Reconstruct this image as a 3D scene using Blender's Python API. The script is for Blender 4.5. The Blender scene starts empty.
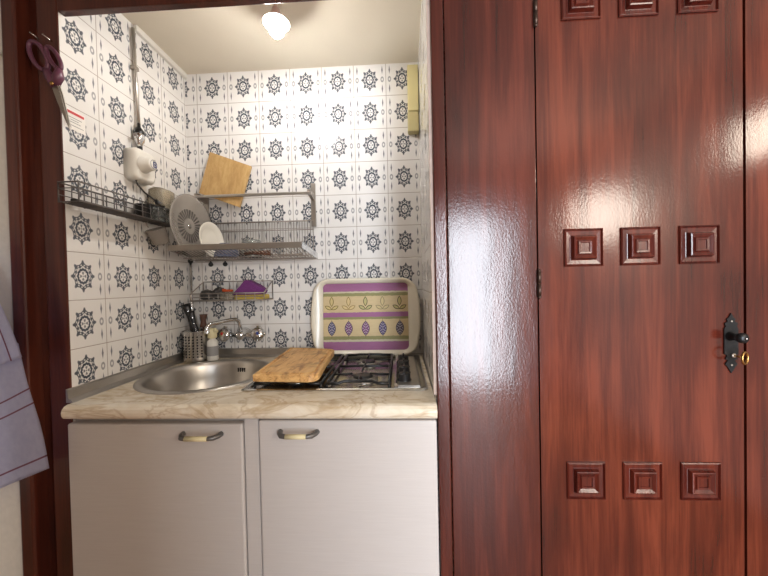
import bpy, bmesh, math, random
from mathutils import Vector, Matrix, Euler
random.seed(7)
SC = bpy.context.scene
COL = SC.collection
PI = math.pi

# ------------------------------------------------------------------ camera
CAMP = Vector((1.0023, -1.5194, 1.25))
YAW, PITCH, ROLL, FPX = -.0481, -.0159, -.0213, 325.5
cf = Vector((math.sin(YAW)*math.cos(PITCH), math.cos(YAW)*math.cos(PITCH), math.sin(PITCH)))
cr = cf.cross(Vector((0, 0, 1))).normalized()
cu = cr.cross(cf)
cr, cu = math.cos(ROLL)*cr + math.sin(ROLL)*cu, -math.sin(ROLL)*cr + math.cos(ROLL)*cu
cam_data = bpy.data.cameras.new('camera')
cam_data.sensor_fit = 'HORIZONTAL'; cam_data.sensor_width = 36.0
cam_data.lens = FPX/768*36.0
cam_data.clip_start = .02
cam = bpy.data.objects.new('camera', cam_data); COL.objects.link(cam)
mw = Matrix((cr, cu, -cf)).transposed().to_4x4(); mw.translation = CAMP
cam.matrix_world = mw
SC.camera = cam

# ------------------------------------------------------------------ world, lights, exposure
BULB_STRENGTH = 350
WINDOW_WATTS = 152
ROOM_WATTS = 40
world = bpy.data.worlds.new('daylight'); SC.world = world; world.use_nodes = True
wb = world.node_tree.nodes['Background']
wb.inputs['Color'].default_value = (.72, .82, 1, 1); wb.inputs['Strength'].default_value = 1.0
SC.view_settings.view_transform = 'Standard'
SC.view_settings.look = 'None'
SC.view_settings.exposure = 0
SC.view_settings.gamma = 1
SC.view_settings.use_curve_mapping = False

def area(name, loc, direction, sx, sy, watts, col):
    l = bpy.data.lights.new(name, 'AREA'); l.shape = 'RECTANGLE'; l.size = sx; l.size_y = sy
    l.energy = watts; l.color = col
    o = bpy.data.objects.new(name, l); COL.objects.link(o)
    o.location = loc; o.rotation_euler = Vector(direction).to_track_quat('-Z', 'Z').to_euler()
    return o
# daylight through the balcony door behind the camera, to the right
area('balcony_daylight', (1.72, -3.50, 1.02), (0, 1, 0), .92, 1.90, WINDOW_WATTS, (.86, .92, 1))
# the living room's own ceiling lamp, behind the camera
l = bpy.data.lights.new('room_lamp_light', 'POINT'); l.energy = ROOM_WATTS; l.color = (1, .9, .77); l.shadow_soft_size = .20
room_lamp = bpy.data.objects.new('room_lamp_light', l); COL.objects.link(room_lamp); room_lamp.location = (2.60, -2.33, 1.74)

# a small wall lamp on the right hand wall of the living room
area('wall_lamp_light', (2.895, -1.45, 1.98), (-1, 0, 0), .22, .30, 4.5, (1, .88, .72))

# ------------------------------------------------------------------ helpers: colour, nodes, materials
def lin(c):
    c = c/255
    return c/12.92 if c <= .04045 else ((c+.055)/1.055)**2.4
def rgb(r, g, b): return (lin(r), lin(g), lin(b), 1)

class E:
    """a float socket in a node tree, with arithmetic"""
    def __init__(s, nt, sock): s.nt, s.s = nt, sock
    def op(s, o, *a, clamp=False):
        n = s.nt.nodes.new('ShaderNodeMath'); n.operation = o; n.use_clamp = clamp
        for i, v in enumerate((s,)+a):
            if isinstance(v, E): s.nt.links.new(v.s, n.inputs[i])
            else: n.inputs[i].default_value = v
        return E(s.nt, n.outputs[0])
    def __add__(s, o): return s.op('ADD', o)
    __radd__ = __add__
    def __sub__(s, o): return s.op('SUBTRACT', o)
    def __rsub__(s, o): return s.op('MULTIPLY', -1).op('ADD', o)
    def __mul__(s, o): return s.op('MULTIPLY', o)
    __rmul__ = __mul__
    def __truediv__(s, o): return s.op('DIVIDE', o)
    def abs(s): return s.op('ABSOLUTE')
    def fract(s): return s.op('FRACT')
    def floor(s): return s.op('FLOOR')
    def cos(s): return s.op('COSINE')
    def sin(s): return s.op('SINE')
    def max(s, o): return s.op('MAXIMUM', o)
    def min(s, o): return s.op('MINIMUM', o)
    def below(s, t, w): # 1 where s < t, soft over w
        return s.op('MULTIPLY_ADD', -1/w, t/w+.5, clamp=True)
    def above(s, t, w): return s.op('MULTIPLY_ADD', 1/w, -t/w+.5, clamp=True)
    def band(s, a, b, w): return s.above(a, w)*s.below(b, w)
def hyp(a, b): return (a*a+b*b).op('SQRT')

class M:
    def __init__(s, name):
        s.m = bpy.data.materials.new(name); s.m.use_nodes = True
        s.nt = s.m.node_tree; s.b = s.nt.nodes['Principled BSDF']
    def set(s, **k):
        for a, v in k.items(): s.b.inputs[a.replace('_', ' ')].default_value = v
        return s
    def link(s, a, b): s.nt.links.new(a.s if isinstance(a, E) else a, b)
    def coords(s, kind='Object'):
        n = s.nt.nodes.new('ShaderNodeTexCoord'); x = s.nt.nodes.new('ShaderNodeSeparateXYZ')
        s.link(n.outputs[kind], x.inputs[0]); s.tc = n.outputs[kind]
        return [E(s.nt, x.outputs[i]) for i in range(3)]
    def scaled(s, sc, kind='Object'):
        n = s.nt.nodes.new('ShaderNodeTexCoord'); mp = s.nt.nodes.new('ShaderNodeMapping')
        mp.inputs['Scale'].default_value = sc; s.link(n.outputs[kind], mp.inputs[0]); return mp.outputs[0]
    def noise(s, vec, scale, detail=3, rough=.5, dist=0):
        n = s.nt.nodes.new('ShaderNodeTexNoise'); s.link(vec, n.inputs['Vector'])
        n.inputs['Scale'].default_value = scale; n.inputs['Detail'].default_value = detail
        n.inputs['Roughness'].default_value = rough; n.inputs['Distortion'].default_value = dist
        return E(s.nt, n.outputs['Fac'])
    def ramp(s, f, stops, interp='LINEAR'):
        n = s.nt.nodes.new('ShaderNodeValToRGB'); n.color_ramp.interpolation = interp
        e = n.color_ramp.elements
        e[0].position, e[0].color = stops[0]; e[1].position, e[1].color = stops[-1]
        for p, c in stops[1:-1]:
            k = e.new(p); k.color = c
        s.link(f, n.inputs[0]); return n.outputs[0]
    def mix(s, f, a, b, mode='MIX'):
        n = s.nt.nodes.new('ShaderNodeMix'); n.data_type = 'RGBA'; n.blend_type = mode
        for v, i in ((f, 0), (a, 6), (b, 7)):
            if isinstance(v, E): s.link(v, n.inputs[i])
            elif isinstance(v, bpy.types.NodeSocket): s.link(v, n.inputs[i])
            else: n.inputs[i].default_value = v
        return n.outputs[2]
    def color(s, c): s.link(c, s.b.inputs['Base Color']); return s
    def bump(s, h, strength=.2, dist=.002):
        n = s.nt.nodes.new('ShaderNodeBump'); n.inputs['Strength'].default_value = strength
        n.inputs['Distance'].default_value = dist
        s.link(h, n.inputs['Height']); s.link(n.outputs[0], s.b.inputs['Normal']); return s

def simple(name, c, rough=.5, metal=0, var=.08, scale=40, bump=0, **k):
    m = M(name); m.set(Roughness=rough, Metallic=metal, **k)
    f = m.noise(m.scaled((1, 1, 1)), scale, 3)
    d = tuple(v*(1-var*2) for v in c[:3])+(1,)
    m.color(m.mix(f, d, tuple(min(1, v*(1+var)) for v in c[:3])+(1,)))
    if bump: m.bump(f, bump, .001)
    return m.m

def tile_mat(name, axis, u0, v0=2.116, T=.15):
    m = M(name)
    X = m.coords()
    u = (X[axis]-u0)/T; v = (X[2]-v0)/T
    fu = u.fract()-.5; fv = v.fract()-.5
    ax, ay = fu.abs(), fv.abs()
    W = .022
    # medallion
    px, py = fu/.255, fv/.335
    rho = hyp(px, py); th = py.op('ARCTAN2', px)
    c8 = (th*8).cos(); c16 = (th*16).cos()
    lace = (rho-c8*.05).band(.59, .83, .06)*.95
    bead = rho.band(.66, .74, .04)*c16.below(-.1, .6)*.75
    tips = (c8-(rho-.72)*3.1).above(.05, .35)*rho.band(.78, 1.03, .05)*.95
    gap = (c8+(rho-.9).abs()*9).below(-.2, .5)
    oval = (rho-(th*12).cos()*.02).band(.34, .51, .05)
    c4 = (th*4).cos()
    core = rho.band(.10, .27, .05)*c4.above(-.1, .6)*.8
    dotc = rho.below(.05, .04)*.8
    med = (lace-bead).max(tips).max(oval).max(core).max(dotc)
    dots = rho.band(.53, .575, .02)*c16.above(.2, .6)*.55
    med = med.max(dots)
    # side bands
    bx = ax-.388
    loz = hyp(bx/.052, fv/.090).band(.42, 1.0, .15)*.6
    sp = (bx.abs()/.024+(ay-.285).abs()/.135).below(1, .4)*.8
    med = med.max(loz).max(sp)
    base = m.mix(m.noise(m.scaled((1, 1, 1)), 9, 2), rgb(222, 219, 214), rgb(232, 230, 227))
    ink = m.mix(m.noise(m.scaled((1, 1, 1)), 55, 2), rgb(42, 48, 58), rgb(90, 97, 108))
    c = m.mix(med, base, ink)
    grout = ax.max(ay).above(.4925, .006)
    c = m.mix(grout, c, rgb(158, 146, 136))
    m.color(c)
    m.set(Roughness=.16, Specular_IOR_Level=.5)
    # each tile sits a touch out of true, with a soft pillow edge
    h = (ax.max(ay)).below(.485, .03)*.6+m.noise(m.scaled((1, 1, 1)), 7, 2)*1.6
    m.bump(h, .35, .002)
    return m.m

def wood_mat(name, c0, c1, c2, axis=2, rough=.25, peel=.10, scale=1.0, spec=.5):
    m = M(name)
    sc = [9*scale, 9*scale, 9*scale]; sc[axis] = .7*scale
    v = m.scaled(tuple(sc))
    f = m.noise(v, 2.2, 5, .6, .6)
    fine = [70*scale]*3; fine[axis] = 2.2*scale
    g = m.noise(m.scaled(tuple(fine)), 2, 3, .6)
    big = m.noise(m.scaled((1, 1, 1)), 2.3, 2)
    c = m.ramp(f*.55+g*.2+big*.34, [(.38, c0), (.53, c1), (.68, c2)])
    m.color(c)
    m.set(Roughness=rough, Specular_IOR_Level=spec)
    if peel:
        p = m.noise(m.scaled((1, 1, .55)), 210, 2)+m.noise(m.scaled((1, 1, .3)), 22, 2)*2.2
        m.bump(p, peel, .0022)
    return m.m

MT = {}
MT['tile_back'] = tile_mat('glazed tile back', 0, .058)
MT['tile_left'] = tile_mat('glazed tile left', 1, -.1576)
MT['tile_right'] = tile_mat('glazed tile right', 1, -.145)
MT['mahogany'] = wood_mat('varnished mahogany', rgb(46, 17, 13), rgb(73, 29, 20), rgb(101, 46, 31), rough=.16, peel=.10)
MT['mahogany_side'] = wood_mat('varnished mahogany panel', rgb(46, 17, 14), rgb(68, 27, 20), rgb(92, 40, 29), peel=.12, rough=.17)
MT['mahogany_dark'] = wood_mat('dark varnished mahogany', rgb(46, 18, 13), rgb(74, 32, 22), rgb(100, 50, 35), rough=.3, peel=.05)
MT['carve'] = wood_mat('carved mahogany', rgb(44, 14, 10), rgb(70, 24, 17), rgb(92, 36, 24), rough=.22, scale=2)
MT['board_pale'] = wood_mat('pale beech', rgb(160, 122, 72), rgb(182, 146, 92), rgb(200, 166, 112), axis=2, rough=.55, peel=0, scale=2.2)
MT['board_worn'] = wood_mat('worn oiled wood', rgb(140, 92, 44), rgb(182, 134, 76), rgb(204, 160, 100), axis=1, rough=.5, peel=0, scale=2.5)
MT['wood_brown'] = wood_mat('brown kitchen wood', rgb(62, 38, 26), rgb(86, 54, 38), rgb(108, 72, 50), rough=.5, peel=0, scale=3)
MT['steel'] = simple('satin steel', rgb(196, 191, 184), .3, .9, .1, 14)
MT['steel_bright'] = simple('bright steel', rgb(196, 194, 190), .2, 1, .06, 12)
MT['steel_dark'] = simple('dull steel', rgb(168, 160, 150), .4, .85, .1, 20)
MT['wire'] = simple('rack wire', rgb(170, 162, 154), .4, .8, .1, 30)
MT['wire_dark'] = simple('plain wire', rgb(112, 108, 106), .4, .8, .1, 30)
MT['rack_sheet'] = simple('dark rack sheet', rgb(74, 69, 66), .55, .3, .15, 30)
MT['chrome'] = simple('chrome', rgb(214, 214, 214), .08, 1, .03, 10)
MT['iron'] = simple('black enamelled iron', rgb(20, 20, 21), .35, 0, .2, 60)
MT['black_plastic'] = simple('black plastic', rgb(24, 23, 24), .35, 0, .1, 50)
MT['black_metal'] = simple('black painted metal', rgb(25, 26, 28), .4, .4, .2, 120, .25)
MT['brass'] = simple('worn brass', rgb(190, 150, 92), .25, 1, .1, 60)
MT['white_plastic'] = simple('white plastic', rgb(226, 223, 214), .35, 0, .02, 20)
MT['cream_plastic'] = simple('cream plastic', rgb(222, 210, 166), .45, 0, .03, 20)
MT['yellow_plastic'] = simple('pale yellow plastic', rgb(218, 206, 150), .5, 0, .03, 20)
MT['yellow_plastic_dull'] = simple('dull yellow plastic', rgb(190, 178, 128), .5, 0, .05, 30)
MT['cabinet'] = None
MT['ceramic'] = simple('white ceramic', rgb(226, 221, 208), .2, 0, .02, 20)
MT['ceramic_blue'] = simple('blue grey ceramic', rgb(120, 128, 150), .25, 0, .25, 90)
MT['purple_cloth'] = simple('purple scourer', rgb(122, 58, 128), .9, 0, .3, 240, .8)
MT['sponge'] = simple('yellow sponge', rgb(196, 172, 84), .95, 0, .25, 200, .8)
MT['orange'] = simple('orange plastic', rgb(205, 84, 38), .4, 0, .05, 30)
MT['scourer'] = simple('steel wool', rgb(92, 90, 90), .5, .6, .45, 260, 1)
MT['purple_plastic'] = simple('mauve plastic', rgb(104, 60, 80), .35, 0, .08, 40)
MT['red'] = simple('red mark', rgb(190, 40, 45), .5, 0, .05, 40)
MT['blue'] = simple('blue mark', rgb(46, 62, 128), .5, 0, .05, 40)
MT['plaster'] = simple('rough white plaster', rgb(216, 209, 196), .9, 0, .06, 60, .6)
MT['plaster_pink'] = simple('pinkish plaster edge', rgb(196, 176, 164), .9, 0, .2, 30, .8)
MT['ceiling'] = simple('painted ceiling', rgb(222, 213, 194), .8, 0, .03, 6, .1)
MT['floor'] = wood_mat('floor boards', rgb(120, 84, 56), rgb(140, 100, 68), rgb(160, 120, 84), axis=1, rough=.4, peel=0)
MT['room_wall'] = simple('room wall paint', rgb(178, 168, 156), .9, 0, .03, 20, .2)
MT['dark_hole'] = simple('dark slot', rgb(14, 13, 13), .8, 0, .1, 40)
MT['dark_rib'] = simple('dark rib', rgb(66, 62, 58), .4, 0, .1, 40)
MT['hinge'] = simple('brown metal', rgb(74, 58, 50), .35, .7, .1, 60)
MT['handle_metal'] = simple('grey handle metal', rgb(112, 110, 108), .4, .6, .05, 40)
MT['paper'] = simple('white sticker paper', rgb(232, 228, 222), .6, 0, .02, 30)
MT['grey_ink'] = simple('grey print', rgb(150, 148, 146), .6, 0, .05, 40)
MT['gasket'] = simple('grey silicone', rgb(120, 112, 104), .6, 0, .1, 40)

def glass(name, c, rough=.08, trans=.8, ior=1.3):
    m = M(name); m.set(Roughness=rough, Transmission_Weight=trans, IOR=ior)
    f = m.noise(m.scaled((1, 1, 1)), 30, 2)
    m.color(m.mix(f, tuple(v*.88 for v in c[:3])+(1,), c)); return m.m
MT['glass'] = glass('clear glass', rgb(225, 228, 224), .06, .88)
MT['glass_grey'] = glass('smoky pressed glass', rgb(206, 199, 190), .10, .62)
MT['tub'] = glass('clouded plastic', rgb(226, 216, 194), .25, .75)

def emis(name, c, s):
    m = M(name); m.set(Emission_Color=c, Emission_Strength=s)
    m.color(m.mix(m.noise(m.scaled((1, 1, 1)), 5), c, c)); return m.m
MT['bulb'] = emis('lit bulb', (1, .975, .945, 1), BULB_STRENGTH)

def worn_board():
    m = M('worn oiled wood')
    n = m.nt.nodes.new('ShaderNodeTexCoord'); mp = m.nt.nodes.new('ShaderNodeMapping')
    mp.inputs['Rotation'].default_value = (0, 0, .35); mp.inputs['Scale'].default_value = (26, 4, 26)
    m.link(n.outputs['Object'], mp.inputs[0])
    f = m.noise(mp.outputs[0], 2.2, 5, .65, .8); st = m.noise(m.scaled((1, 1, 1)), 9, 4, .6, .5)
    c = m.ramp(f, [(.30, rgb(140, 94, 50)), (.45, rgb(206, 158, 98)), (.7, rgb(228, 188, 126))])
    c = m.mix(st.above(.60, .12)*.6, c, rgb(104, 64, 34))
    m.color(c); m.set(Roughness=.5); m.bump(f, .2, .001); return m.m
MT['board_worn'] = worn_board()
def cabinet_mat():
    m = M('white ribbed laminate')
    f = m.noise(m.scaled((6, 6, 160)), 2, 2)
    m.color(m.mix(f, rgb(190, 184, 180), rgb(200, 195, 191)))
    m.set(Roughness=.42); m.bump(f, .15, .001); return m.m
MT['cabinet'] = cabinet_mat()
def marble_mat():
    m = M('cream marble laminate')
    v = m.scaled((1.2, 2.0, 2.0))
    f = m.noise(v, 6, 6, .6, 1.2); g = m.noise(v, 3.1, 4, .55, 2.0)
    vein = (g-.5).abs().below(.018, .035)*.55
    c = m.ramp(f, [(.3, rgb(196, 178, 150)), (.45, rgb(222, 209, 186)), (.62, rgb(232, 223, 206)), (.8, rgb(222, 212, 192))])
    m.color(m.mix(vein, c, rgb(178, 152, 118)))
    m.set(Roughness=.22); return m.m
MT['marble'] = marble_mat()
def towel_mat():
    m = M('lilac striped cotton')
    X = m.coords('UV')
    d = X[1]   # metres from the hem
    s1 = (d-.036).abs().below(.0024, .0012)
    s2 = (d-.190).abs().below(.0022, .0012)
    s3 = (d-.232).abs().below(.0022, .0012)
    s = s1.max(s2).max(s3)
    n = m.noise(m.scaled((1, 1, 1)), 60, 3)
    m.color(m.mix(s*.85, m.mix(n, rgb(196, 196, 224), rgb(222, 222, 242)), rgb(128, 44, 74)))
    m.set(Roughness=.95, Specular_IOR_Level=.1)
    m.bump(m.noise(m.scaled((1, 1, 1)), 900, 2), .3, .0006); return m.m
MT['towel'] = towel_mat()
def tray_mat(W=.392, H=.307):
    m = M('printed tray face')
    X = m.coords()
    wob = (m.noise(m.scaled((1, 1, 1)), 60, 3)-.5)*.010
    t = (X[2]/H)+wob*2.0     # 0 bottom .. 1 top
    s = X[0]/W+.5
    purple, green, sand, white, dk = rgb(166, 112, 152), rgb(152, 150, 106), rgb(214, 194, 152), rgb(206, 200, 172), rgb(128, 92, 110)
    n = m.noise(m.scaled((6, 1, 40)), 4, 3)
    def two(a, k=.82): return m.mix(n, tuple(v*k for v in a[:3])+(1,), a)
    c = m.ramp(t, [(0, purple), (.122, purple), (.123, white), (.155, white), (.156, green), (.203, green), (.204, sand),
                   (.450, sand), (.454, green), (.488, green), (.492, purple), (.556, purple), (.560, sand),
                   (.803, sand), (.804, green), (.848, green), (.849, white), (.871, white), (.872, purple), (1, purple)], 'CONSTANT')
    c = m.mix(n*.35, c, m.mix(1.0, c, rgb(190, 178, 170), 'MULTIPLY'))
    cell = (s*5); k = cell.floor(); x = (cell.fract()-.5)*(W/5)
    z = X[2]
    # lower row: pointed seeds
    zc = (z-.322*H).abs(); half = (1-(zc/.0345)*(zc/.0345))*.0185
    inside = half-x.abs()
    seed = inside.above(.0, .0015); edge = seed*inside.below(.0035, .0015)
    seedcol = m.ramp((k+.5)/5, [(0, rgb(88, 88, 120)), (.2, rgb(120, 72, 116)), (.4, rgb(128, 78, 120)), (.6, rgb(84, 74, 116)), (.8, rgb(74, 62, 74))], 'CONSTANT')
    rib = seed*(x.abs().below(.0011, .001)).max(((zc*1.0-x.abs()*.8)*520).sin().above(.4, .5))*.6
    c = m.mix(seed, c, seedcol); c = m.mix(rib, c, rgb(206, 200, 206)); c = m.mix(edge*.8, c, rgb(48, 44, 54))
    stem = x.abs().below(.0009, .0008)*(z-.322*H).abs().below(.042, .002)
    c = m.mix(stem*.7, c, rgb(56, 50, 46))
    # upper row: three pointed leaves
    def leaf(cx, cz, ang, L, B):
        dx = x-cx; dz = z-cz; ca, sa = math.cos(ang), math.sin(ang)
        a = dx*ca+dz*sa; b = dz*ca-dx*sa
        q = (a/L).abs(); return (1-q*q)*B-b.abs()
    z0 = .660*H
    ins = leaf(0, z0+.020, PI/2, .023, .0098).max(leaf(.0155, z0-.008, .5, .0185, .0085)).max(leaf(-.0155, z0-.008, PI-.5, .0185, .0085))
    lf = ins.above(0, .0012); le = lf*ins.below(.0030, .001)
    leafcol = m.ramp((k+.5)/5, [(0, rgb(204, 186, 132)), (.2, rgb(212, 190, 142)), (.4, rgb(184, 176, 126)), (.6, rgb(208, 190, 144)), (.8, rgb(184, 172, 116))], 'CONSTANT')
    inkc = m.ramp((k+.5)/5, [(0, rgb(104, 92, 40)), (.2, rgb(140, 116, 66)), (.4, rgb(54, 62, 44)), (.6, rgb(132, 122, 92)), (.8, rgb(50, 46, 34))], 'CONSTANT')
    c = m.mix(lf, c, leafcol); c = m.mix(le, c, inkc)
    m.color(c); m.set(Roughness=.18); return m.m
MT['tray_print'] = tray_mat()
MT['tray_rim'] = simple('cream melamine', rgb(228, 220, 200), .22, 0, .02, 20)

# ------------------------------------------------------------------ helpers: meshes and objects
class MB:
    def __init__(s): s.bm = bmesh.new()
    def poly(s, pts): 
        return s.bm.faces.new([s.bm.verts.new(p) for p in pts])
    def box(s, a, b, bev=0, seg=2):
        r = bmesh.ops.create_cube(s.bm, size=1)
        sz = [b[i]-a[i] for i in range(3)]; ce = [(a[i]+b[i])/2 for i in range(3)]
        for v in r['verts']: v.co = Vector([v.co[i]*sz[i]+ce[i] for i in range(3)])
        if bev:
            es = list({e for v in r['verts'] for e in v.link_edges})
            bmesh.ops.bevel(s.bm, geom=es, offset=bev, segments=seg, affect='EDGES', profile=.5)
        return s
    def tube(s, pts, r, n=8, closed=False, caps=True):
        pts = [Vector(p) for p in pts]; N = len(pts); rings = []
        rr = r if isinstance(r, (list, tuple)) else [r]*N
        ref = None
        for i, p in enumerate(pts):
            if closed: d = (pts[(i+1) % N]-pts[i-1])
            else: d = pts[min(i+1, N-1)]-pts[max(i-1, 0)]
            d.normalize()
            if ref is None:
                ref = Vector((0, 0, 1)) if abs(d.z) < .9 else Vector((1, 0, 0))
            a = ref-d*ref.dot(d)
            if a.length < 1e-4: a = d.orthogonal()
            a.normalize(); ref = a; b = d.cross(a)
            k = 1.0
            if 0 < i < N-1 or closed:
                d1 = (pts[i]-pts[i-1]).normalized(); k = 1/max(.55, d1.dot(d))
            rings.append([s.bm.verts.new(p+(a*math.cos(2*PI*j/n)+b*math.sin(2*PI*j/n))*rr[i]*min(k, 1.4)) for j in range(n)])
        for i in range(N if closed else N-1):
            A, B = rings[i], rings[(i+1) % N]
            for j in range(n):
                f = s.bm.faces.new((A[j], A[(j+1) % n], B[(j+1) % n], B[j])); f.smooth = n > 6
        if caps and not closed:
            s.bm.faces.new(list(reversed(rings[0]))); s.bm.faces.new(rings[-1])
        return s
    def lathe(s, prof, c=(0, 0, 0), axis=(0, 0, 1), n=32, close=False, up=None):
        ax = Vector(axis).normalized(); a = (Vector(up) if up else (Vector((1, 0, 0)) if abs(ax.x) < .9 else Vector((0, 1, 0))))
        a = (a-ax*a.dot(ax)).normalized(); b = ax.cross(a); c = Vector(c); rings = []
        for r, h in prof:
            if r < 1e-6: rings.append([s.bm.verts.new(c+ax*h)])
            else: rings.append([s.bm.verts.new(c+ax*h+(a*math.cos(2*PI*j/n)+b*math.sin(2*PI*j/n))*r) for j in range(n)])
        m = len(rings)
        for i in range(m if close else m-1):
            A, B = rings[i], rings[(i+1) % m]
            for j in range(n):
                k = (j+1) % n
                if len(A) == 1 and len(B) == 1: continue
                if len(A) == 1: f = s.bm.faces.new((A[0], B[k], B[j]))
                elif len(B) == 1: f = s.bm.faces.new((A[j], A[k], B[0]))
                else: f = s.bm.faces.new((A[j], A[k], B[k], B[j]))
                f.smooth = True
        return s
    def prism(s, pts, vec, bev=0):
        vec = Vector(vec); A = [s.bm.verts.new(p) for p in pts]; B = [s.bm.verts.new(Vector(p)+vec) for p in pts]
        n = len(A); f0 = s.bm.faces.new(list(reversed(A))); f1 = s.bm.faces.new(B)
        es = list(f1.edges)
        for j in range(n): s.bm.faces.new((A[j], A[(j+1) % n], B[(j+1) % n], B[j]))
        if bev: bmesh.ops.bevel(s.bm, geom=es, offset=bev, segments=2, affect='EDGES', profile=.5)
        return s
    def sphere(s, c, r, sc=(1, 1, 1), n=16):
        q = bmesh.ops.create_uvsphere(s.bm, u_segments=n, v_segments=max(6, n//2), radius=r)
        for v in q['verts']:
            v.co = Vector((v.co.x*sc[0]+c[0], v.co.y*sc[1]+c[1], v.co.z*sc[2]+c[2]))
        for f in {f for v in q['verts'] for f in v.link_faces}: f.smooth = True
        return s

OFF = {}
def base(o): return OFF.get(o.name, Vector((0, 0, 0)))
def thing(name, label, cat, loc, group=None):
    o = bpy.data.objects.new(name, None); o.empty_display_size = .05; COL.objects.link(o)
    o.location = loc; o['label'] = label; o['category'] = cat
    if group: o['group'] = group
    OFF[o.name] = Vector(loc); return o
def obj(name, mb, mat, parent=None, loc=None, smooth=None, local=False):
    bm = mb.bm if isinstance(mb, MB) else mb
    bmesh.ops.recalc_face_normals(bm, faces=bm.faces)
    off = base(parent) if parent else Vector(loc or (0, 0, 0))
    if not local: bmesh.ops.translate(bm, verts=bm.verts, vec=-off)
    me = bpy.data.meshes.new(name); bm.to_mesh(me); bm.free()
    if smooth is not None:
        for p in me.polygons: p.use_smooth = smooth
    for mm in (mat if isinstance(mat, (list, tuple)) else [mat]): me.materials.append(MT[mm] if isinstance(mm, str) else mm)
    o = bpy.data.objects.new(name, me); COL.objects.link(o)
    if parent: o.parent = parent
    elif not local: o.location = off
    OFF[o.name] = off
    return o
def tag(o, label, cat, group=None):
    o['label'] = label; o['category'] = cat
    if group: o['group'] = group
    return o
def struct(name, mb, mat, parent=None, label=None):
    o = obj(name, mb, mat, parent)
    if not parent: o['kind'] = 'structure'
    if label: o['label'] = label
    return o
def arc(c, r, a0, a1, n, plane='xz', y=0):
    out = []
    for i in range(n+1):
        a = a0+(a1-a0)*i/n; p, q = c[0]+r*math.cos(a), c[1]+r*math.sin(a)
        out.append((p, y, q) if plane == 'xz' else (p, q, y))
    return out
def rrect(x0, y0, x1, y1, r, n=6):
    out = []
    for cx, cy, a in ((x1-r, y1-r, 0), (x0+r, y1-r, PI/2), (x0+r, y0+r, PI), (x1-r, y0+r, 1.5*PI)):
        for i in range(n+1):
            t = a+PI/2*i/n; out.append((cx+r*math.cos(t), cy+r*math.sin(t)))
    return out

# ------------------------------------------------------------------ the setting
ZC = 2.261      # ceiling of the kitchen niche
struct('floor', MB().box((-1.4, -3.7, -.06), (3.7, .12, 0)), 'floor')
struct('wall_back', MB().box((-.10, 0, 0), (1.25, .10, ZC+.2)), 'tile_back', label='white glazed tiles with dark blue grey medallions')
struct('wall_left', MB().box((-.062, -.580, 0), (0, 0, ZC+.2)), 'tile_left', label='white glazed tiles with dark blue grey medallions')
wr = MB(); wr.poly([(1.107, 0, 0), (1.099, -.575, 0), (1.099, -.575, ZC+.2), (1.107, 0, ZC+.2)])
g = bmesh.ops.extrude_face_region(wr.bm, geom=list(wr.bm.faces))
for v in g['geom']:
    if isinstance(v, bmesh.types.BMVert): v.co.x += .05
struct('wall_right', wr, 'tile_right', label='white glazed tiles seen edge on')
# uneven plaster lip closing the end of the right tiled wall
lip = MB(); random.seed(3)
N = 90
A = []; 
for i in range(N+1):
    z = .93+i*(ZC-.93)/N
    A.append((1.093+random.uniform(-.0007, .0007), 1.105, z))
for i in range(N):
    (a, b, z), (a2, b2, z2) = A[i], A[i+1]
    lip.poly([(a, -.596, z), (b, -.598, z), (b2, -.598, z2), (a2, -.596, z2)])
    lip.poly([(a, -.596, z), (a2, -.596, z2), (a2+.001, -.57, z2), (a+.001, -.57, z)])
bmesh.ops.remove_doubles(lip.bm, verts=lip.bm.verts, dist=1e-5)
struct('trim_plaster_lip', lip, 'plaster_pink')
struct('ceiling', MB().box((-.05, -.585, ZC), (1.2, .05, ZC+.05)), 'ceiling', label='cream painted ceiling of the kitchen niche')
# cornice strip along the left wall under the ceiling
struct('trim_cornice', MB().box((-.004, -.30, ZC-.022), (.014, 0, ZC+.004), .003), 'white_plastic', label='thin white cable strip under the ceiling')
# left door post
j = MB().box((-.146, -.612, 0), (-.103, -.56, 2.44), .006)
j.box((-.115, -.570, 0), (-.066, -.56, 2.44), .003)
j.box((-.068, -.584, 0), (-.0006, -.56, 2.44), .004)
struct('trim_post_left', j, 'mahogany_dark', label='dark varnished wooden post with a groove')
h = MB().box((-.001, -.584, 2.080), (1.12, -.560, 2.44), .003)
struct('trim_head', h, 'mahogany_dark', label='dark wooden beam across the top of the niche')
struct('trim_post_right', MB().box((1.102, -.606, 0), (1.1365, -.55, 2.44), .003), 'mahogany_side')
struct('wall_left_plaster', MB().box((-1.4, -.596, 0), (-.14, -.50, 2.6)), 'plaster', label='white plaster wall left of the post')
struct('wall_side_panel', MB().box((1.1395, -.600, 0), (1.3835, -.57, 2.44), .0025), 'mahogany_side', label='fixed varnished mahogany panel between niche and door')
struct('trim_door_post', MB().box((1.9335, -.5985, 0), (2.91, -.56, 2.44)), 'mahogany', label='varnished wooden panel right of the door')
struct('trim_backing', MB().box((1.10, -.555, 0), (2.91, -.53, 2.44)), 'mahogany_dark')
struct('wall_far_right', MB().box((2.90, -3.7, 0), (2.98, -.5, 2.5)), 'room_wall')
struct('wall_over_doors', MB().box((-1.4, -.60, 2.44), (2.98, -.50, 2.60)), 'room_wall')
struct('ceiling_room', MB().box((-1.4, -3.7, 2.5), (2.98, -.60, 2.58)), 'room_wall')
struct('wall_far_left', MB().box((-1.45, -3.7, 0), (-1.35, -.5, 2.5)), 'room_wall')
rw = MB().box((-1.4, -3.7, 0), (1.2, -3.6, 2.5)).box((2.24, -3.7, 0), (2.98, -3.6, 2.5)).box((1.2, -3.7, 2.12), (2.24, -3.6, 2.5))
struct('wall_rear', rw, 'room_wall')
struct('added_light_block', MB().box((.80, -2.42, 0), (1.33, -2.25, 2.5)), 'room_wall')  # unseen block, added to shade the left cabinet from the balcony daylight

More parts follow.
